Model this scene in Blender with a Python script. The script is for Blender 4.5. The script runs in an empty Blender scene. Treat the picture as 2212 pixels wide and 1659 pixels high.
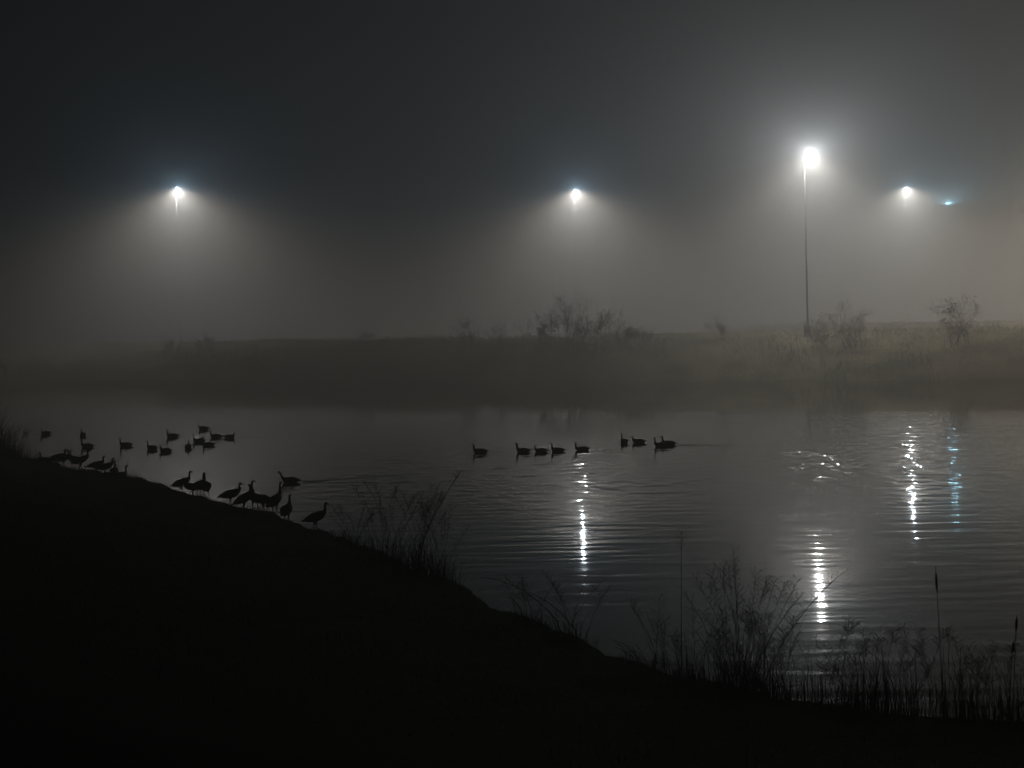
import bpy, math, random
from mathutils import Vector, noise, Matrix
random.seed(7)
scene = bpy.context.scene
scene.view_settings.view_transform = 'Standard'
scene.view_settings.look = 'None'
scene.view_settings.exposure = 0
COL = scene.collection
EYE = 6.5
TILT = 0.021        # the camera was held slightly off level

def lv(x, y):
    """correct a surveyed position on the water level for the tilt of the camera it was measured with"""
    c, s = math.cos(TILT), math.sin(TILT)
    u, v = x / y, EYE / y
    u2, v2 = u * c - v * s, v * c + u * s
    return (u2 * EYE / v2, EYE / v2)

# ------------------------------------------------------------ materials
def new_mat(name):
    m = bpy.data.materials.new(name); m.use_nodes = True
    nt = m.node_tree
    for n in list(nt.nodes):
        nt.nodes.remove(n)
    out = nt.nodes.new('ShaderNodeOutputMaterial')
    return m, nt, out

def noisy_mat(name, c1, c2, scale=3.0, rough=0.9, bump=0.0, bump_scale=8.0, metal=0.0):
    m, nt, out = new_mat(name)
    b = nt.nodes.new('ShaderNodeBsdfPrincipled')
    tc = nt.nodes.new('ShaderNodeTexCoord')
    n = nt.nodes.new('ShaderNodeTexNoise'); n.inputs['Scale'].default_value = scale; n.inputs['Detail'].default_value = 5
    r = nt.nodes.new('ShaderNodeValToRGB')
    r.color_ramp.elements[0].position = 0.35; r.color_ramp.elements[0].color = (*c1, 1)
    r.color_ramp.elements[1].position = 0.65; r.color_ramp.elements[1].color = (*c2, 1)
    nt.links.new(tc.outputs['Object'], n.inputs['Vector'])
    nt.links.new(n.outputs['Fac'], r.inputs['Fac'])
    nt.links.new(r.outputs['Color'], b.inputs['Base Color'])
    b.inputs['Roughness'].default_value = rough
    b.inputs['Metallic'].default_value = metal
    b.inputs['Specular IOR Level'].default_value = 0.1
    if bump > 0:
        n2 = nt.nodes.new('ShaderNodeTexNoise'); n2.inputs['Scale'].default_value = bump_scale; n2.inputs['Detail'].default_value = 6
        bp = nt.nodes.new('ShaderNodeBump'); bp.inputs['Distance'].default_value = bump; bp.inputs['Strength'].default_value = 1
        nt.links.new(tc.outputs['Object'], n2.inputs['Vector'])
        nt.links.new(n2.outputs['Fac'], bp.inputs['Height'])
        nt.links.new(bp.outputs['Normal'], b.inputs['Normal'])
    nt.links.new(b.outputs['BSDF'], out.inputs['Surface'])
    return m

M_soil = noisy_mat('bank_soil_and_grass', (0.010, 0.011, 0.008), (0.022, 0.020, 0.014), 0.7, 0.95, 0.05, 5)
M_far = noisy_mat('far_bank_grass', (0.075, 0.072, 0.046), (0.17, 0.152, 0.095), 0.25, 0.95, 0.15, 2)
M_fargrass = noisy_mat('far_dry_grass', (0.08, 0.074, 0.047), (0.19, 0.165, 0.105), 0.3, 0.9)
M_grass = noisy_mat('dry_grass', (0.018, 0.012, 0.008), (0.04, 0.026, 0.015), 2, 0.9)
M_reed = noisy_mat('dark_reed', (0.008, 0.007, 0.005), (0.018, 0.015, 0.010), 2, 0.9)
M_leaf = noisy_mat('dry_leaves', (0.05, 0.038, 0.026), (0.10, 0.075, 0.05), 2, 0.8)
M_bark = noisy_mat('twig_bark', (0.04, 0.035, 0.028), (0.07, 0.06, 0.05), 6, 0.9)
M_metal = noisy_mat('weathered_dark_steel', (0.06, 0.06, 0.06), (0.10, 0.10, 0.098), 3, 0.8)
M_conc = noisy_mat('concrete', (0.16, 0.15, 0.14), (0.25, 0.24, 0.22), 2, 0.9, 0.01, 20)
M_seed = noisy_mat('cattail_seed_head', (0.02, 0.012, 0.008), (0.04, 0.025, 0.014), 30, 0.95, 0.004, 60)

def emit_mat(name, col, s):
    m, nt, out = new_mat(name)
    e = nt.nodes.new('ShaderNodeEmission'); e.inputs['Color'].default_value = (*col, 1); e.inputs['Strength'].default_value = s
    nt.links.new(e.outputs[0], out.inputs['Surface'])
    return m

M_goose, nt, out = new_mat('goose_plumage')
b = nt.nodes.new('ShaderNodeBsdfPrincipled'); b.inputs['Roughness'].default_value = 0.75; b.inputs['Specular IOR Level'].default_value = 0.2
at = nt.nodes.new('ShaderNodeAttribute'); at.attribute_name = 'plumage'
tc = nt.nodes.new('ShaderNodeTexCoord'); wv = nt.nodes.new('ShaderNodeTexWave'); wv.inputs['Scale'].default_value = 9; wv.inputs['Distortion'].default_value = 3
mx = nt.nodes.new('ShaderNodeMix'); mx.data_type = 'RGBA'; mx.blend_type = 'MULTIPLY'; mx.inputs[0].default_value = 0.35
nt.links.new(tc.outputs['Object'], wv.inputs['Vector'])
nt.links.new(at.outputs['Color'], mx.inputs[6]); nt.links.new(wv.outputs['Color'], mx.inputs[7])
nt.links.new(mx.outputs[2], b.inputs['Base Color']); nt.links.new(b.outputs[0], out.inputs['Surface'])

# ------------------------------------------------------------ helpers
def mesh_obj(name, verts, faces, mat, parent=None, loc=(0, 0, 0), smooth=False, **props):
    me = bpy.data.meshes.new(name)
    me.from_pydata([tuple(v) for v in verts], [], faces); me.update()
    if mat: me.materials.append(mat)
    if smooth: me.polygons.foreach_set('use_smooth', [True] * len(me.polygons))
    o = bpy.data.objects.new(name, me); o.location = loc
    COL.objects.link(o)
    if parent: o.parent = parent
    for k, v in props.items(): o[k] = v
    return o

def empty(name, loc, **props):
    o = bpy.data.objects.new(name, None); o.location = loc; o.empty_display_size = 0.3
    COL.objects.link(o)
    for k, v in props.items(): o[k] = v
    return o

def add_tube(V, F, pts, rad, n=6, cap=True):
    base = len(V); pts = [Vector(p) for p in pts]
    for i, p in enumerate(pts):
        a = pts[max(i - 1, 0)]; c = pts[min(i + 1, len(pts) - 1)]
        t = (c - a).normalized()
        ref = Vector((1, 0, 0)) if abs(t.x) < 0.9 else Vector((0, 1, 0))
        u = t.cross(ref).normalized(); w = t.cross(u)
        for k in range(n):
            an = 2 * math.pi * k / n
            V.append(p + (u * math.cos(an) + w * math.sin(an)) * rad[i])
    for i in range(len(pts) - 1):
        for k in range(n):
            k2 = (k + 1) % n
            F.append((base + i * n + k, base + i * n + k2, base + (i + 1) * n + k2, base + (i + 1) * n + k))
    if cap:
        F.append(tuple(base + k for k in range(n))[::-1])
        F.append(tuple(base + (len(pts) - 1) * n + k for k in range(n)))

def add_box(V, F, c, s, taper=1.0):
    b0 = len(V); cx, cy, cz = c; sx, sy, sz = s[0] / 2, s[1] / 2, s[2] / 2
    for z, t in ((-sz, 1), (sz, taper)):
        for x, y in ((-sx, -sy), (sx, -sy), (sx, sy), (-sx, sy)):
            V.append(Vector((cx + x * t, cy + y * t, cz + z)))
    for f in ((3, 2, 1, 0), (4, 5, 6, 7), (0, 1, 5, 4), (1, 2, 6, 5), (2, 3, 7, 6), (3, 0, 4, 7)):
        F.append(tuple(b0 + i for i in f))

def smoothstep(a, b_, x):
    t = min(max((x - a) / (b_ - a), 0), 1); return t * t * (3 - 2 * t)

# ------------------------------------------------------------ near bank
SHORE = [(-260, 240), (-120, 145), (-66, 103)] + [lv(*p) for p in [(-36, 74), (-24.4, 67.2), (-21.3, 64.4), (-16.5, 58.7), (-13.0, 54.3), (-10.7, 50.8), (-9.5, 48.7),
         (-6.9, 45.4), (-5.2, 42.5), (-3.3, 38.2), (-1.2, 34.4), (0, 30.9), (1.7, 27.6), (3.2, 25.6), (4.6, 24.2), (6.2, 23.2), (8.2, 22.5), (12, 21.3)]] + [(25, 16), (60, 5), (150, -30)]
def dist_shore(x, y):
    best = 1e9
    for (ax, ay), (bx, by) in zip(SHORE[:-1], SHORE[1:]):
        dx, dy = bx - ax, by - ay
        t = ((x - ax) * dx + (y - ay) * dy) / (dx * dx + dy * dy); t = min(max(t, 0), 1)
        px, py = ax + t * dx - x, ay + t * dy - y
        d = px * px + py * py
        if d < best:
            best = d; side = (bx - ax) * (y - ay) - (by - ay) * (x - ax)
    return math.sqrt(best) * (-1 if side > 0 else 1)   # positive on land
def land_h(x, y):
    d = dist_shore(x, y)
    d += 0.35 * noise.noise(Vector((x * 0.8, y * 0.8, 0))) + 0.5 * noise.noise(Vector((x * 0.22, y * 0.22, 3)))
    if d < 0: return max(-1.2, d * 0.5)
    h = 0.16 * smoothstep(0, 0.35, d) + 0.09 * d + 0.0085 * d * d
    if h > 3.6: h = 3.6 + 1.3 * (1 - math.exp(-(h - 3.6) / 1.3))
    h += (0.06 * noise.noise(Vector((x * 1.3, y * 1.3, 9))) + 0.05 * noise.noise(Vector((x * 4, y * 4, 2)))) * smoothstep(0, 1, d)
    return h
def resample(P, step):
    out = []
    for (ax, ay), (bx, by) in zip(P[:-1], P[1:]):
        L = math.hypot(bx - ax, by - ay)
        st = step if L < 19 else L / 8
        n = max(1, int(L / st))
        for i in range(n): out.append((ax + (bx - ax) * i / n, ay + (by - ay) * i / n))
    out.append(P[-1]); return out
SS = resample(SHORE, 0.3)
V, F = [], []
TS = [-1.2, -0.6, -0.3, -0.1, 0.05, 0.2, 0.35, 0.5, 0.7, 0.95, 1.3, 1.8, 2.5, 3.3, 4.3, 5.6, 7.2, 9, 11.5, 14.5, 18, 22, 27, 34, 45, 70, 110, 170]
NT = len(TS)
def inland(x): 
    a = smoothstep(2, 9, x)
    return (-0.62 + 0.47 * a, -0.78 - 0.2 * a)
for (x, y) in SS:
    dx, dy = inland(x)
    for t in TS: 
        X, Y = x + dx * t, y + dy * t
        V.append((X, Y, land_h(X, Y)))
for i in range(len(SS) - 1):
    for j in range(NT - 1):
        a = i * NT + j; F.append((a, a + 1, a + NT + 1, a + NT))
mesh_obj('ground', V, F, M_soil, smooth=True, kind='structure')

# ------------------------------------------------------------ far embankment (a low dam running obliquely) and land to the horizon
def oblique(x): return 0.45 * min(max(x, -150), 150)
def far_h(x, y):
    c = 4.25 + 0.45 * smoothstep(0, 50, x) * smoothstep(166, 185, y + oblique(x))
    w = 3 * noise.noise(Vector((x * 0.03, 0, 5))) + 0.8 * noise.noise(Vector((x * 0.2, 0, 1)))
    yy = y + oblique(x) + w
    t = min(max((yy - 146) / 25, 0), 1)
    h = -1 + (c + 1) * (math.sin(math.pi / 2 * t) ** 1.1) if yy > 146 else -1 + .3 * min((yy - 146) * .2, 0)
    if yy > 171:
        drop = 0.05 * (1 - smoothstep(-10, 30, x)) + 0.001
        h -= min((yy - 171) * drop, 3)
    h += 0.16 * noise.noise(Vector((x * 0.5, y * 0.5, 7))) + 0.3 * noise.noise(Vector((x * 0.09, y * 0.09, 17)))
    return h
V, F = [], []
xs = [-420 + i * 10 for i in range(30)] + [-120 + i * 1.0 for i in range(241)] + [125 + i * 12 for i in range(50)]
ys = [138, 141, 144, 146, 147.5, 149, 150.5, 152, 154, 156, 158, 160, 162, 164, 166, 168, 170, 172, 175, 180, 187, 195, 205, 220, 240, 265, 310, 380, 480, 620, 900]
for x in xs:
    for y in ys: V.append((x, y - oblique(x), far_h(x, y - oblique(x))))
NY = len(ys)
for i in range(len(xs) - 1):
    for j in range(NY - 1):
        a = i * NY + j; F.append((a, a + NY, a + NY + 1, a + 1))
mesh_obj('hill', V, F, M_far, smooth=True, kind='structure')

# ------------------------------------------------------------ water: real ripples as geometry where they can be seen
M_water, nt, out = new_mat('pond_water')
N = nt.nodes; Lk = nt.links
b = N.new('ShaderNodeBsdfPrincipled')
b.inputs['Base Color'].default_value = (0.003, 0.005, 0.006, 1)
b.inputs['Roughness'].default_value = 0.04
b.inputs['IOR'].default_value = 1.33
tc = N.new('ShaderNodeTexCoord')
mp = N.new('ShaderNodeMapping'); mp.inputs['Scale'].default_value = (0.8, 3.0, 1)
n = N.new('ShaderNodeTexNoise'); n.inputs['Scale'].default_value = 1; n.inputs['Detail'].default_value = 2
Lk.new(tc.outputs['Object'], mp.inputs['Vector']); Lk.new(mp.outputs[0], n.inputs['Vector'])
bp = N.new('ShaderNodeBump'); bp.inputs['Strength'].default_value = 1; bp.inputs['Distance'].default_value = 0.002
Lk.new(n.outputs['Fac'], bp.inputs['Height']); Lk.new(bp.outputs[0], b.inputs['Normal']); Lk.new(b.outputs[0], out.inputs['Surface'])

PATCH = [(*lv(14.1, 64.5), 2.9, 10.0, 0.110), (*lv(3.5, 66), 3.0, 9, 0.040), (*lv(12.6, 50.5), 1.6, 1.2, 0.03), (*lv(-17.3, 79), 2.0, 3, 0.10)]
WAKES = []
for ax, ay, bx, by, amp in [(-8.5, 56.9, 0.5, 63.0, .026), (-8.5, 56.6, -2.0, 57.2, .018), (8.5, 73.6, 15.5, 73.0, .035), (8.2, 72.4, 14, 69.6, .02), (-1.2, 69.5, 0.3, 69.9, .02), (3.8, 70.8, 7.0, 71.6, .02), (-15.2, 78.2, -11, 79.5, .02)]:
    ax, ay = lv(ax, ay); bx, by = lv(bx, by); L = math.hypot(bx - ax, by - ay)
    WAKES.append((ax, ay, (bx - ax) / L, (by - ay) / L, L, amp))
nz = noise.noise
def wave_h(x, y):
    calm = 0.85 + 0.6 * nz(Vector((x * .05, y * .08, 31)))
    h = 0.0056 * calm * nz(Vector((x * .30 + y * .04, y * 1.65, 0)))
    h += 0.0046 * calm * nz(Vector((x * .6 - y * .1, y * 3.1, 6)))
    m = smoothstep(44, 56, y) * smoothstep(-16, -4, x) * (1 - .6 * smoothstep(74, 84, y))
    if m > 0: h += 0.016 * m * nz(Vector((x * 1.6, y * 1.6 + x * .3, 12)))
    for cx, cy, rx, ry, amp in PATCH:
        r = math.hypot((x - cx) / rx, (y - cy) / ry)
        if r < 1: h += amp * (1 - smoothstep(.0, 1, r)) * (.65 + .9 * nz(Vector((x * .9, y * .4, 77)))) * nz(Vector((x * 2.3 + y * .3, y * 1.3 - x * .4, 19)))
    for ax, ay, ux, uy, L, amp in WAKES:
        dx, dy = x - ax, y - ay
        s = dx * ux + dy * uy
        if -.2 < s < L:
            d = abs(dx * -uy + dy * ux) - .02 * s
            if d < 1.0:
                h += amp * math.exp(-(d / .35) ** 2) * math.cos(d * 9) * smoothstep(-.2, .4, s) * (1 - s / L) ** .7 * (.7 + .6 * nz(Vector((s * .8, 0, 3))))
    return h
GX0, GX1, GY0, GY1 = -33.0, 33.0, 17.0, 93.0
NXg, NYg = 345, 690
V, F = [], []
for j in range(NYg):
    y = GY0 + (GY1 - GY0) * j / (NYg - 1); ey = smoothstep(0, 3, min(y - GY0, (GY1 - y)))
    for i in range(NXg):
        x = GX0 + (GX1 - GX0) * i / (NXg - 1)
        e = ey * smoothstep(0, 2, min(x - GX0, GX1 - x))
        V.append((x, y, wave_h(x, y) * e if abs(x) < .40 * y + 1 else 0.0))
for j in range(NYg - 1):
    for i in range(NXg - 1):
        a = j * NXg + i; F.append((a, a + 1, a + NXg + 1, a + NXg))
k = len(V)
V += [(-400, -60, 0), (400, -60, 0), (400, GY0, 0), (-400, GY0, 0), (-400, GY1, 0), (400, GY1, 0), (200, GY1 + 4, 0), (-150, 228, 0), (-400, 228, 0)]
g0, g1, g2, g3 = 0, NXg - 1, NXg * NYg - 1, NXg * (NYg - 1)
F += [(k, k + 1, k + 2, g1, g0, k + 3), (k + 3, g0, g3, k + 4), (g1, k + 2, k + 5, g2), (k + 4, g3, g2, k + 5, k + 6, k + 7, k + 8)]
mesh_obj('water', V, F, M_water, smooth=True, kind='structure')

# ------------------------------------------------------------ fog
M_fog, nt, out = new_mat('fog_volume')
vs = nt.nodes.new('ShaderNodeVolumeScatter')
vs.inputs['Color'].default_value = (0.96, 0.96, 0.97, 1); vs.inputs['Density'].default_value = 0.0160; vs.inputs['Anisotropy'].default_value = 0.15
nt.links.new(vs.outputs[0], out.inputs['Volume'])
V, F = [], []
add_box(V, F, (0, 400, 44), (1200, 1100, 100))
fog = mesh_obj('fog', V, F, M_fog, kind='structure')

# ------------------------------------------------------------ world
w = bpy.data.worlds.new('World'); scene.world = w; w.use_nodes = True
bg = w.node_tree.nodes['Background']
bg.inputs['Color'].default_value = (0.62, 1.0, 1.02, 1); bg.inputs['Strength'].default_value = 0.0056

# ------------------------------------------------------------ street lamps
def lamp_distribution(d, cool, warm, up, shield=1.0):
    """road-lantern light distribution: most light sideways and down, little upwards"""
    d.use_nodes = True; nt = d.node_tree
    em = [n for n in nt.nodes if n.type == 'EMISSION'][0]
    tc = nt.nodes.new('ShaderNodeTexCoord'); sp = nt.nodes.new('ShaderNodeSeparateXYZ')
    mr = nt.nodes.new('ShaderNodeMapRange'); mr.inputs['From Min'].default_value = 1; mr.inputs['From Max'].default_value = -1
    cr = nt.nodes.new('ShaderNodeValToRGB'); cr.color_ramp.interpolation = 'B_SPLINE'
    nt.links.new(tc.outputs['Normal'], sp.inputs[0]); nt.links.new(sp.outputs['Z'], mr.inputs['Value']); nt.links.new(mr.outputs[0], cr.inputs['Fac'])
    el = cr.color_ramp.elements
    def mixc(t, s): return tuple((a * (1 - t) + c * t) * s for a, c in zip(cool, warm)) + (1,)
    stops = [(0.0, 0, up), (0.42, .0, up), (0.50, .1, (up + .04) * (shield ** .5)), (0.60, .5, (up * .5 + .18) * shield), (0.70, 1, .50 * shield), (0.80, 1, .80 * shield), (1.0, .75, .90 * shield)]
    el[0].position = 0; el[0].color = mixc(stops[0][1], stops[0][2]); el[1].position = 1; el[1].color = mixc(stops[-1][1], stops[-1][2])
    for p, t, s in stops[1:-1]:
        e = el.new(p); e.color = mixc(t, s)
    nt.links.new(cr.outputs['Color'], em.inputs['Color'])

def street_lamp(x, y, ground_z, head_z, side, col, power, up, size=0.2, warm=(1, .93, .86), label='', twin=False, scale=1.0, lens=40, shield=1.0):
    """head sits at x,y,head_z ; pole offset sideways by 'side' metres"""
    root = empty('street_lamp', (x + side, y, ground_z), label=label, category='street lamp', group='street lamps along the far bank road')
    H = head_z - ground_z
    V, F = [], []
    add_tube(V, F, [(0, 0, 0.9), (0, 0, H * 0.5), (0, 0, H + 0.1)], [0.20 * scale, 0.15 * scale, 0.09 * scale], 12)
    mesh_obj('pole', V, F, M_metal, root, smooth=True)
    V, F = [], []
    add_tube(V, F, [(0, 0, -1.5), (0, 0, 0.95), (0, 0, 1.1)], [0.42, 0.42, 0.34], 16)
    mesh_obj('base', V, F, M_conc, root)
    heads = [(-side, 0)] if not twin else [(-side, 0), (side, 0)]
    V, F = [], []
    for hx, _ in heads:
        add_tube(V, F, [(0, 0, H - 0.25), (hx * 0.4, 0, H + 0.08), (hx * 0.9, 0, H + 0.12)], [0.06, 0.05, 0.045], 8)
    mesh_obj('arm', V, F, M_metal, root, smooth=True)
    e = emit_mat('lit_lens', col, lens)
    for hx, _ in heads:
        V, F = [], []
        add_tube(V, F, [(hx - 0.30, 0, H + 0.10), (hx - 0.2, 0, H + 0.12), (hx, 0, H + 0.14), (hx + 0.2, 0, H + 0.12), (hx + 0.28, 0, H + 0.10)], [0.04, 0.08, 0.10, 0.08, 0.04], 10)
        hd = mesh_obj('lamp_head', V, F, M_metal, root, smooth=True)
        V, F = [], []
        rings = 4; s = 0.14
        for i in range(rings + 1):
            a = math.pi / 2 * i / rings
            for k in range(12):
                t = 2 * math.pi * k / 12
                V.append(Vector((hx + s * math.cos(a) * math.cos(t), s * 0.7 * math.cos(a) * math.sin(t), H + 0.03 - s * 0.6 * math.sin(a))))
        for i in range(rings):
            for k in range(12):
                F.append((i * 12 + k, i * 12 + (k + 1) % 12, (i + 1) * 12 + (k + 1) % 12, (i + 1) * 12 + k))
        mesh_obj('lens', V, F, e, hd, smooth=True)
        d = bpy.data.lights.new('bulb', 'POINT'); d.energy = power / len(heads); d.shadow_soft_size = size
        lamp_distribution(d, col, warm, up, shield)
        o = bpy.data.objects.new('bulb', d); COL.objects.link(o); o.parent = root; o.location = (hx, 0, H - 0.08 - size)
    return root

WH = (0.52, 0.76, 1.0)
street_lamp(-46.8, 201, 2.5, 26.2, -0.25, WH, 165000, .085, size=0.12, scale=.3, label='tall lit street lamp glowing in fog behind the far bank')
street_lamp(9.4, 201, 3, 24.8, -0.25, WH, 145000, .085, size=0.12, scale=.3, label='tall lit street lamp glowing in fog behind the far bank')
street_lamp(32.4, 152.5, 4.2, 23.8, -0.7, (.94, .97, 1), 80000, .38, size=0.22, scale=.55, warm=(1, .96, .91), label='tall pole with bright round floodlight on a concrete base')
street_lamp(80.1, 287, 4.5, 31.7, -0.25, WH, 800000, .06, size=.15, scale=.6, label='distant lit street lamp pale blue in the fog')
street_lamp(86.0, 280, 4.5, 27.6, 0.36, (0.35, 0.75, 1.0), 95000, 1.0, size=.1, warm=(0.30, 0.70, 1.0), twin=True, label='far off twin-headed lamp with small blue-green lights', lens=1500, scale=.6, shield=.10)
street_lamp(74, 160, 4.5, 26, -0.85, (1, .87, .70), 370000, .10, warm=(1, .87, .71), size=0.4, label='warm yellow street lamp lighting the grass bank')

# ------------------------------------------------------------ geese
def catmull(P, sub):
    out = []
    n = len(P)
    for i in range(n - 1):
        p0, p1, p2, p3 = P[max(i - 1, 0)], P[i], P[i + 1], P[min(i + 2, n - 1)]
        for k in range(sub):
            t = k / sub
            out.append(tuple(0.5 * (2 * b1 + (c1 - a1) * t + (2 * a1 - 5 * b1 + 4 * c1 - d1) * t * t + (-a1 + 3 * b1 - 3 * c1 + d1) * t ** 3) for a1, b1, c1, d1 in zip(p0, p1, p2, p3)))
    out.append(P[-1]); return out

def goose_mesh(name, lift, tilt, neck, legs, step=0.0, turn=0.0):
    """neck: list of (x,z,ry,rz) relative to the body centre; legs: leg length or 0"""
    body = [(-.44, .015, .012, .008), (-.36, .015, .055, .032), (-.25, .010, .11, .082), (-.08, .005, .155, .13), (.09, .0, .15, .13), (.19, .02, .108, .108)]
    ct, st = math.cos(tilt), math.sin(tilt)
    P = [(x * ct - z * st, x * st + z * ct + lift, a, c) for x, z, a, c in body]
    dz = math.sin(tilt) * .12
    P += [(x - dz * .4, z + lift + dz, a, c) for x, z, a, c in neck]
    C = catmull(P, 4); V, F = [], []; n = 14
    for i, (x, z, a, c) in enumerate(C):
        x0, z0 = C[max(i - 1, 0)][:2]; x1, z1 = C[min(i + 1, len(C) - 1)][:2]
        tx, tz = x1 - x0, z1 - z0; l = math.hypot(tx, tz) or 1; tx, tz = tx / l, tz / l
        for k in range(n):
            an = 2 * math.pi * k / n
            V.append(Vector((x - tz * math.sin(an) * max(c, .004), math.cos(an) * max(a, .004), z + tx * math.sin(an) * max(c, .004))))
    m = len(C)
    for i in range(m - 1):
        for k in range(n):
            F.append((i * n + k, i * n + (k + 1) % n, (i + 1) * n + (k + 1) % n, (i + 1) * n + k))
    F.append(tuple(range(n))[::-1]); F.append(tuple((m - 1) * n + k for k in range(n)))
    for s in (-1, 1):
        W = [(.16, .03, .01), (.08, .050, .055), (-.08, .065, .07), (-.24, .045, .045), (-.36, .022, .018), (-.42, .016, .007)]
        pts, rr = [], []
        for x, z, r in W:
            yy = s * (0.10 if x > -.2 else 0.10 + (x + .2) * 0.30)
            pts.append((x * ct - z * st, yy, x * st + z * ct + lift)); rr.append(r)
        add_tube(V, F, pts, rr, 10)
    if legs:
        for s in (-1, 1):
            sx = step * s
            hip = Vector((-.02, .07 * s, lift - .07)); knee = Vector((-.01 + sx * .4, .07 * s, lift - .16)); ank = Vector((-.035 + sx * .7, .07 * s, 0.10)); ft = Vector((.0 + sx, .07 * s, 0.018))
            add_tube(V, F, [hip, knee, ank, ft], [.06, .030, .014, .013], 8)
            b0 = len(V)
            for dx, dy, dz2 in ((-.02, 0, .012), (.085, -.045, .0), (.095, 0, .0), (.085, .045, .0), (-.02, 0, .03), (.08, -.042, .018), (.09, 0, .018), (.08, .042, .018)):
                V.append(ft + Vector((dx, dy, dz2 - .016)))
            F += [(b0, b0 + 3, b0 + 2, b0 + 1), (b0 + 4, b0 + 5, b0 + 6, b0 + 7), (b0, b0 + 1, b0 + 5, b0 + 4), (b0 + 1, b0 + 2, b0 + 6, b0 + 5), (b0 + 2, b0 + 3, b0 + 7, b0 + 6), (b0 + 3, b0, b0 + 4, b0 + 7)]
    me = bpy.data.meshes.new(name); me.from_pydata([tuple(v) for v in V], [], F); me.update()
    tmp = bpy.data.objects.new('tmp', me); COL.objects.link(tmp)
    md = tmp.modifiers.new('r', 'REMESH'); md.mode = 'VOXEL'; md.voxel_size = 0.010; md.use_smooth_shade = True
    dg = bpy.context.evaluated_depsgraph_get()
    res = bpy.data.meshes.new_from_object(tmp.evaluated_get(dg)); res.name = name
    bpy.data.objects.remove(tmp)
    res.materials.clear(); res.materials.append(M_goose)
    hx, hz = neck[-3][0] - dz * .4, neck[-3][1] + lift + dz     # head centre
    nx, nz_ = neck[0][0] - dz * .4, neck[0][1] + lift + dz
    ca = res.color_attributes.new('plumage', 'FLOAT_COLOR', 'POINT')
    for i, v in enumerate(res.vertices):
        x, y, z = v.co
        dh = math.hypot(x - hx, z - hz)
        zb = z - lift
        if (x > nx - 0.05 and z > nz_ + 0.02) or x > nx + 0.08:
            c = (0.012, 0.011, 0.010)
            if dh < 0.034 and abs(y) > 0.016: c = (0.4, 0.38, 0.35)
        elif legs and z < 0.13: c = (0.015, 0.014, 0.013)
        elif x < -0.28 and zb < 0.0: c = (0.35, 0.33, 0.30)
        elif x > 0.10 and zb < 0.06: c = (0.20, 0.17, 0.13)
        elif zb < -0.04: c = (0.15, 0.125, 0.10)
        elif x < -.36: c = (.02, .018, .016)
        else: c = (0.065, 0.048, 0.036)
        ca.data[i].color = (*c, 1)
    return res
N_up = [(.255, .085, .064, .070), (.28, .16, .043, .047), (.28, .24, .034, .037), (.285, .30, .031, .035), (.318, .335, .034, .038), (.362, .33, .025, .026), (.405, .315, .014, .013), (.432, .308, .005, .005)]
N_tall = [(.24, .10, .062, .068), (.255, .19, .042, .046), (.255, .30, .033, .035), (.262, .40, .030, .033), (.295, .435, .034, .038), (.338, .43, .025, .026), (.38, .415, .013, .012), (.406, .408, .005, .005)]
N_s = [(.25, .075, .065, .07), (.285, .14, .044, .048), (.278, .20, .035, .037), (.275, .245, .032, .035), (.305, .28, .034, .038), (.347, .275, .025, .026), (.39, .26, .014, .013), (.415, .253, .005, .005)]
N_fwd = [(.26, .07, .058, .064), (.32, .14, .036, .040), (.35, .22, .029, .031), (.375, .29, .029, .032), (.415, .32, .032, .035), (.457, .31, .024, .024), (.498, .29, .013, .012), (.525, .28, .005, .005)]
G = {
    'swim': goose_mesh('goose_swimming', 0.075, 0.0, N_up, 0),
    'swim_low': goose_mesh('goose_swimming_low', 0.070, 0.0, N_s, 0),
    'swim_fwd': goose_mesh('goose_swimming_reaching', 0.075, 0.02, N_fwd, 0),
    'stand': goose_mesh('goose_standing', 0.36, 0.20, N_s, 1, 0.02),
    'stand_up': goose_mesh('goose_standing_alert', 0.40, 0.45, N_tall, 1, 0.0),
    'stand_mid': goose_mesh('goose_standing_upright', 0.38, 0.32, N_up, 1, 0.05),
    'rest': goose_mesh('goose_resting', 0.125, 0.05, N_up, 0),
}
def goose(x, y, pose, deg, label, s=1.0, grp='geese', land=False):
    x, y = lv(x, y)
    o = bpy.data.objects.new('goose', G[pose]); COL.objects.link(o)
    zz = max(land_h(x, y), 0) - 0.01 if land else 0.0
    o.location = (x, y, zz); o.rotation_euler = (0, 0, math.radians(deg)); o.scale = (s, s, s)
    o['label'] = label; o['category'] = 'goose'; o['group'] = grp
SW = 'Canada goose floating on the dark pond, neck up'
SL = 'Canada goose floating low on the pond, neck drawn in'
sw = [(-26.4, 80.5, 'swim_low', 170, SL), (-23.9, 79.2, 'swim', 120, SW), (-21.6, 72.3, 'swim', 178, SW), (-19.8, 72.9, 'swim', 185, SW),
      (-18.0, 71.1, 'swim', 160, SW), (-17.0, 69.8, 'swim_low', 175, SL), (-18.75, 78.6, 'swim', 185, SW), (-18.2, 83.9, 'swim', 190, SW),
      (-16.3, 71.6, 'swim_low', 95, SL), (-16.6, 75.4, 'swim', 175, SW), (-15.6, 73.1, 'swim', 170, SW), (-16.3, 78.3, 'swim', 182, SW), (-15.5, 78.0, 'swim_low', 0, SL),
      (-8.84, 56.7, 'swim_fwd', 180, 'Canada goose swimming with a long V-shaped wake behind it'),
      (-1.56, 69.3, 'swim_low', 176, SL), (.54, 69.6, 'swim', 178, SW), (1.4, 69.6, 'swim_low', 182, SL), (2.25, 69.8, 'swim', 186, SW), (3.47, 70.6, 'swim_low', 180, SL),
      (5.9, 74.8, 'swim', 110, SW), (6.67, 74.8, 'swim_low', 175, SL), (7.62, 72.6, 'swim', 180, SW), (8.1, 73.6, 'swim', 165, SW)]
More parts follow.
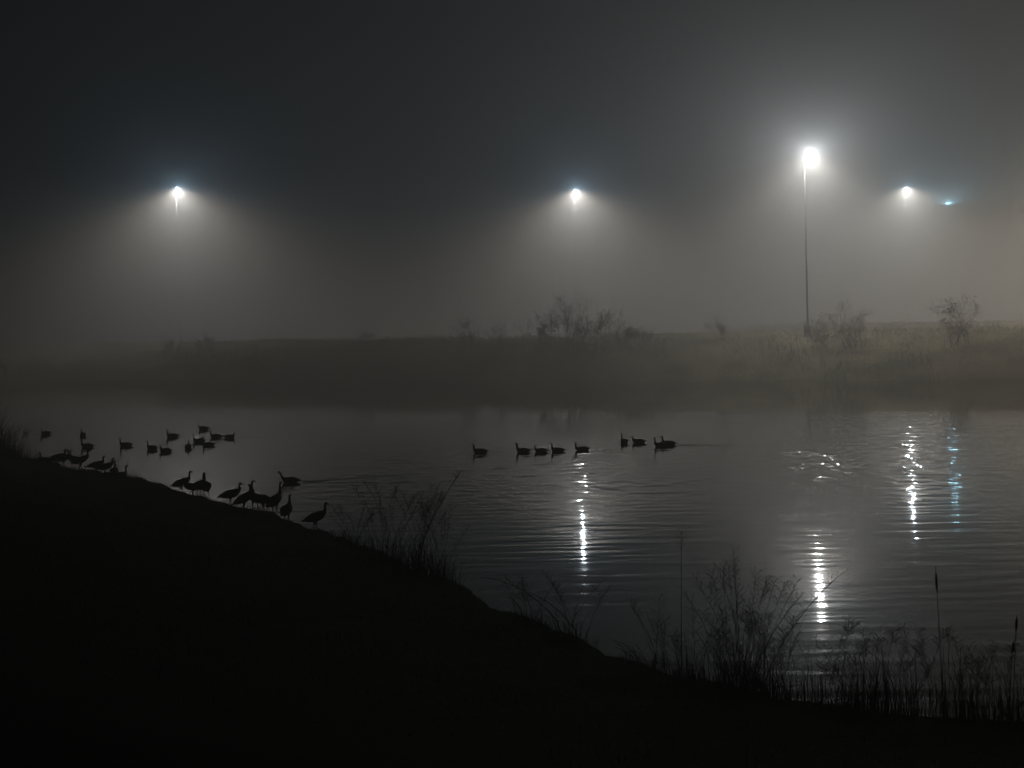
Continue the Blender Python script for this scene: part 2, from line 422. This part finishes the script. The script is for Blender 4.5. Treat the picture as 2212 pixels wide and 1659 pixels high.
for x, y, p, d, l in sw: goose(x, y, p, d + random.uniform(-10, 10), l, random.uniform(0.98, 1.12), grp='geese swimming on the pond')
ST = 'Canada goose standing on the grassy shore'
SA = 'Canada goose standing on the shore, neck stretched up alert'
SR = 'Canada goose resting on the edge of the bank'
st = [(-20.9, 63.9, 'rest', 175, SR), (-20.2, 63.3, 'stand', 10, ST), (-19.8, 62.9, 'stand', 40, ST), (-19.2, 62.3, 'stand_mid', 160, ST), (-18.7, 61.7, 'stand_mid', 20, ST),
      (-17.5, 59.9, 'stand', 8, ST), (-16.95, 59.3, 'stand', 20, ST), (-16.3, 58.3, 'rest', 100, SR), (-15.9, 57.8, 'rest', 60, SR),
      (-12.35, 53.2, 'stand_mid', 5, ST), (-11.6, 51.6, 'stand', 200, ST), (-11.25, 51.2, 'stand_mid', 70, ST), (-10.9, 50.7, 'stand_mid', 110, ST),
      (-9.55, 48.35, 'stand', 15, ST), (-9.0, 47.9, 'stand_up', 25, SA), (-8.55, 47.3, 'stand_mid', 130, ST),
      (-8.2, 46.8, 'stand', 185, ST), (-7.7, 46.3, 'stand_up', 60, SA), (-7.2, 45.5, 'stand_mid', 80, ST), (-6.05, 43.9, 'stand_mid', 0, ST)]
for x, y, p, d, l in st: goose(x, y, p, d, l, random.uniform(1.06, 1.16), 'geese gathered along the shore', True)

# ------------------------------------------------------------ shrubs on the far bank
def shrub(u, back, H, W, density, label):
    """u: bearing (sideways metres per metre ahead); back: metres in front of the crest"""
    y = (166 - back) / (1 + 0.45 * u); x = u * y
    k = y / 162; H *= k * 1.2; W *= k
    root = empty('dry_shrub', (x, y, far_h(x, y) - 0.1), label=label, category='shrub', group='dry shrubs on the far bank')
    V, F, LV, LF = [], [], [], []
    tips = []
    def branch(p, d, L, r, depth):
        pts = [p]; q = p
        for i in range(4):
            d = (d + Vector((random.gauss(0, .16), random.gauss(0, .16), random.gauss(0.02, .08)))).normalized()
            q = q + d * L / 4; pts.append(q)
        if depth == 2: pts.insert(0, Vector((0, 0, -0.2))); rr = [r, r, r * .85, r * .7, r * .5, r * .35]
        else: rr = [r, r * .85, r * .7, r * .5, r * .35]
        add_tube(V, F, pts, rr, 4, False)
        if depth == 2: pts = pts[1:]
        if depth > 0:
            for i in range(random.randint(3, 4)):
                k = random.randint(2, 4)
                nd = (d + Vector((random.gauss(0, .6), random.gauss(0, .6), random.gauss(.1, .3)))).normalized()
                branch(pts[k], nd, L * random.uniform(.4, .7), r * .6, depth - 1)
        else: tips.extend(pts[1:])
    for i in range(max(5, int(W * 2.8))):
        a = random.uniform(0, 6.28); rr = random.random() ** .7 * W * .36
        bx, by = rr * math.cos(a), rr * math.sin(a) * .6
        hh = H * random.uniform(.35, 1) * (1 - 0.35 * (rr / (W * .5)))
        branch(Vector((bx, by, 0)), Vector((bx / W * .9 + random.gauss(0, .2), random.gauss(0, .2), 1)).normalized(), hh * .6, 0.035, 2)
    clump = [random.choice(tips) for _ in range(int(W * 6))]
    for t in tips:
        near = min((t - c).length for c in clump)
        pr = density * (1.0 if near < 0.5 else 0.3)
        for k in range(3):
            if random.random() < pr:
                c = t + Vector((random.gauss(0, .16), random.gauss(0, .16), random.gauss(0, .16))); s = random.uniform(.07, .14)
                u_ = Vector((random.gauss(0, 1), random.gauss(0, 1), random.gauss(0, 1))).normalized(); v = u_.orthogonal().normalized()
                b0 = len(LV); LV.extend([c - u_ * s, c + v * s * .5, c + u_ * s, c - v * s * .5]); LF.append((b0, b0 + 1, b0 + 2, b0 + 3))
    mesh_obj('branches', V, F, M_bark, root); mesh_obj('foliage', LV, LF, M_leaf, root)
for s in [(.040, 3, 5.6, 5.4, .55), (.022, 3, 4.8, 4.0, .45), (.058, 4, 5.2, 4.4, .65), (.075, 3, 3.2, 4.0, .4), (-.030, 3, 4.2, 3.6, .2), (-.012, 3, 2.8, 2.2, .12),
          (.148, 3, 3.4, 2.4, .25), (.216, 6, 3.6, 3.0, .5), (.241, 6, 7.2, 4.2, .75), (.312, 6, 6.8, 4.8, .75), (-.104, 2, 2.4, 2.4, .15), (-.24, 2, 1.6, 2.6, .15), (-.215, 2, 1.8, 2.4, .15), (.092, 3, 2.2, 3.0, .2)]:
    shrub(*s, 'leafy dry shrub with sparse leaves on the foggy bank' if s[4] > .5 else 'thin bare shrub with few leaves on the foggy bank')

# ------------------------------------------------------------ grasses
def blade(V, F, base, H, lean, az, w, curl=1.0, seg=6):
    d = Vector((math.cos(az), math.sin(az), 0))
    side = Vector((1, 0.2, 0)).normalized() if abs(d.x) < .6 else Vector((0.5, 1, 0)).normalized()
    b0 = len(V)
    for i in range(seg + 1):
        t = i / seg
        p = base + Vector((0, 0, H * (t - 0.45 * curl * lean * t * t * t))) + d * (lean * H * (t ** 1.8))
        ww = w * (1 - t) ** .7 + 0.0008
        V.append(p - side * ww); V.append(p + side * ww)
    for i in range(seg):
        a = b0 + 2 * i; F.append((a, a + 1, a + 3, a + 2))
def stalk(V, F, base, H, dx, dy, r=0.004, plume=0.0, droop=0.0):
    pts = []
    for i in range(8):
        t = i / 7
        pts.append(base + Vector((dx * t ** 1.5, dy * t ** 1.5, H * t - droop * t ** 4)))
    add_tube(V, F, pts, [r * (1 - .5 * i / 7) for i in range(8)], 4, False)
    if plume > 0:
        L = plume; NP = 34
        for k in range(NP):
            t = 1 - (k / NP) * min(L / H, .6)
            f = t * 7; i = min(int(f), 6); p = pts[i].lerp(pts[i + 1], f - i)
            az = random.uniform(0, 6.28); l = random.uniform(.06, .18) * (1.2 - t * .3)
            q = p + Vector((math.cos(az) * l, math.sin(az) * l, l * .7))
            add_tube(V, F, [p, (p + q) / 2 + Vector((0, 0, .01)), q], [.002, .0018, .004], 3, False)
def clump(name, cx, cy, n, rad, H, w, label, plumes=6, lean=(.1, .7), mat=None, grp='dry grass clumps on the near shore', cat='grass'):
    V, F = [], []
    cx, cy = lv(cx, cy)
    for i in range(n):
        a = random.uniform(0, 6.28); r = rad * random.random() ** .6
        x, y = cx + r * math.cos(a), cy + r * math.sin(a)
        z = max(land_h(x, y), -.15)
        blade(V, F, Vector((x - cx, y - cy, z)), H * random.uniform(.3, 1) * (1 - .3 * r / rad), random.uniform(*lean), a + random.gauss(0, .6), w * random.uniform(.6, 1.2), random.uniform(.6, 1.6))
    for i in range(plumes):
        a = random.uniform(0, 6.28); r = rad * random.random() * .6
        x, y = cx + r * math.cos(a), cy + r * math.sin(a); z = max(land_h(x, y), -.1)
        stalk(V, F, Vector((x - cx, y - cy, z)), H * random.uniform(.85, 1.4), random.uniform(-.8, .9), random.uniform(-.2, .2), .005, random.uniform(.3, .7))
    return mesh_obj(name, V, F, mat or M_grass, loc=(cx, cy, 0), label=label, category=cat, group=grp)
LG = 'clump of dry arching grass at the water edge'
clump('grass_clump', -3.3, 37.2, 110, .8, 1.5, .009, LG, 16, (.1, 1.0))
clump('grass_clump', -2.3, 35.7, 130, .7, 1.6, .010, LG, 15, (.1, 1.0))
clump('grass_clump', -1.7, 34.9, 80, .45, 1.4, .010, LG, 8, (.1, 1.0))
clump('grass_clump', -4.3, 39.6, 60, .6, .9, .008, LG, 8)
clump('grass_clump', 4.0, 24.8, 110, .45, 1.6, .005, 'tall feathery dry grass clump at the water edge', 20, (.05, .6))
clump('grass_clump', 4.5, 24.4, 80, .5, 1.1, .005, LG, 9)
clump('grass_clump', 2.6, 26.4, 75, .5, 1.0, .007, LG, 5, (.5, 1.1))
clump('grass_clump', 1.2, 28.3, 60, .6, .9, .007, LG, 5, (.2, 1.0))
clump('grass_clump', .4, 29.9, 50, .5, .8, .007, LG, 5, (.2, 1.0))
clump('grass_clump', 3.3, 25.5, 70, .5, 1.0, .007, LG, 6, (.3, 1.1))
clump('grass_clump', 5.6, 23.6, 50, .5, .9, .006, LG, 5, (.1, .9))
clump('grass_clump', 7.9, 22.9, 50, .5, .95, .006, LG, 5, (.1, .9))
clump('grass_clump', -24.4, 66.0, 300, 1.6, 2.2, .02, 'dense tall weeds on the bank behind the geese', 30, (.05, .7))
clump('grass_clump', -25.0, 66.3, 400, 2.0, 3.4, .02, 'dense tall weeds on the bank behind the geese', 40, (.05, .6))
clump('grass_clump', -22.6, 64.8, 200, 1.2, 1.1, .015, 'dense tall weeds on the bank behind the geese', 14, (.05, .6))
clump('grass_clump', -16.2, 58.1, 40, .5, .7, .008, LG, 4)

def single(name, x, y, H, dx, droop, label, plume=.5, head=None, r=.006, z=None):
    V, F = [], []
    x, y = lv(x, y)
    z = max(land_h(x, y), -.2) if z is None else z
    stalk(V, F, Vector((0, 0, 0)), H, dx, 0, r, plume, droop)
    if head is None:
        return mesh_obj(name, V, F, M_reed, loc=(x, y, z), label=label, category='grass', group='tall single stalks on the near shore')
    root = empty(name, (x, y, z), label=label, category='cattail', group='cattails in the shallows')
    for i in range(5): blade(V, F, Vector((random.gauss(0, .02), random.gauss(0, .02), 0)), H * random.uniform(.4, .6), random.uniform(.05, .3), random.uniform(0, 6.28), .010)
    mesh_obj('stem', V, F, M_reed, root)
    V, F = [], []; t0 = head; pts = []
    for k in range(6):
        t = t0 + .12 * k / 5; pts.append((dx * t ** 1.5, 0, H * t - droop * t ** 4))
    add_tube(V, F, pts, [.006, .018, .022, .022, .018, .006], 8); mesh_obj('seed_head', V, F, M_seed, root, smooth=True)
TL = 'tall thin bent grass stalk rising above the water'
single('grass_stalk', 3.1, 26.0, 2.75, .05, 0, TL, .35, r=.009)
single('grass_stalk', 2.75, 26.5, 1.5, -.5, .2, TL, 0, r=.008)
single('grass_stalk', -2.4, 35.8, 2.45, 1.15, 0, TL, .3, r=.013)
single('grass_stalk', 4.3, 24.5, 2.2, 1.35, .15, TL, .8, r=.011)
single('grass_stalk', 4.1, 24.6, 1.8, .95, .1, TL, .6, r=.009)
single('grass_stalk', 1.0, 28.6, 1.5, -1.6, .35, TL, 0, r=.010)
single('grass_stalk', 1.3, 28.2, 1.2, -1.2, .2, TL, 0, r=.009)
single('grass_stalk', 4.0, 24.8, 2.5, -.1, 0, TL, .6, r=.008)
single('cattail', 7.15, 23.6, 2.6, -.07, 0, 'slim cattail with narrow seed head standing in the shallows', 0, .84, r=.009, z=-.25)
single('cattail', 8.1, 23.0, 1.95, .1, .02, 'cattail with dark drooping seed head in the shallows', 0, .86, r=.009, z=-.25)
single('cattail', 7.95, 22.8, 1.6, .12, .02, 'cattail with dark drooping seed head in the shallows', 0, .86, r=.009, z=-.25)

# reed fringe in the shallows (uncountable)
V, F = [], []
for i in range(3000):
    x = 2.6 + 8.0 * random.random() ** .8; ysh = 26.2 - (x - 2.6) * .9 if x < 5 else 24.0 - (x - 5) * .45
    y = ysh - .9 + random.random() ** 1.6 * (1.2 + 1.5 * smoothstep(4.6, 7.5, x))
    x, y = lv(x, y)
    clus = 0.5 + 1.2 * noise.noise(Vector((x * 1.3, y * 1.3, 4)))
    if random.random() > .25 + clus: continue
    hgt = (.25 + .75 * max(clus, 0)) * random.uniform(.4, 1.4)
    blade(V, F, Vector((x, y, max(-.1, land_h(x, y)))), hgt, random.choice([random.uniform(.02, .3), random.uniform(.3, .9)]), random.uniform(0, 6.28), .006, seg=5)
for i in range(90):
    x = 3.5 + 6.5 * random.random(); y = 24.2 - (x - 5) * .45 + random.uniform(-.8, 1.2); x, y = lv(x, y)
    stalk(V, F, Vector((x, y, max(-.1, land_h(x, y)))), random.uniform(.7, 1.5), random.uniform(-.5, .5), 0, .0045, random.choice([0, .25, .4]))
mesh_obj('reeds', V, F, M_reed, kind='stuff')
# short grass over the near bank (uncountable)
V, F = [], []
for i in range(30000):
    k = random.randint(20, len(SS) - 20); x, y = SS[k]
    if x < -40 or x > 14: continue
    dx, dy = inland(x)
    t = random.random() ** 2.5 * 12 + 0.02; x += dx * t + random.gauss(0, .1); y += dy * t
    z = land_h(x, y)
    if z < 0.03: continue
    tall = .5 + 2.4 * max(0, noise.noise(Vector((x * .5, y * .5, 40))))
    blade(V, F, Vector((x, y, z - .02)), random.uniform(.06, .24) * tall, random.uniform(.2, .9), random.uniform(0, 6.28), .006, seg=3)
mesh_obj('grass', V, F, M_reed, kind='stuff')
# rough grass on the far embankment (uncountable)
V, F = [], []
for i in range(30000):
    x = random.uniform(-85, 70); y = 149 + 27 * random.random() ** .7 - oblique(x)
    tall = .45 + 1.8 * max(0, noise.noise(Vector((x * .12, y * .12, 8)))) + 1.2 * max(0, noise.noise(Vector((x * .6, y * .6, 3))))
    blade(V, F, Vector((x, y, far_h(x, y) - .05)), random.uniform(.3, .95) * tall, random.uniform(.1, .7), random.uniform(0, 6.28), .025, seg=3)
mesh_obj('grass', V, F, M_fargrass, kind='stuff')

# ------------------------------------------------------------ camera
cd = bpy.data.cameras.new('camera'); cam = bpy.data.objects.new('camera', cd); COL.objects.link(cam)
cd.lens = 50; cd.sensor_width = 36; cd.shift_y = -0.0631; cd.clip_end = 3000; cd.clip_start = 0.1
cam.matrix_world = Matrix.Translation((0, 0, EYE)) @ Matrix.Rotation(math.radians(90), 4, 'X') @ Matrix.Rotation(-TILT, 4, 'Z')
scene.camera = cam
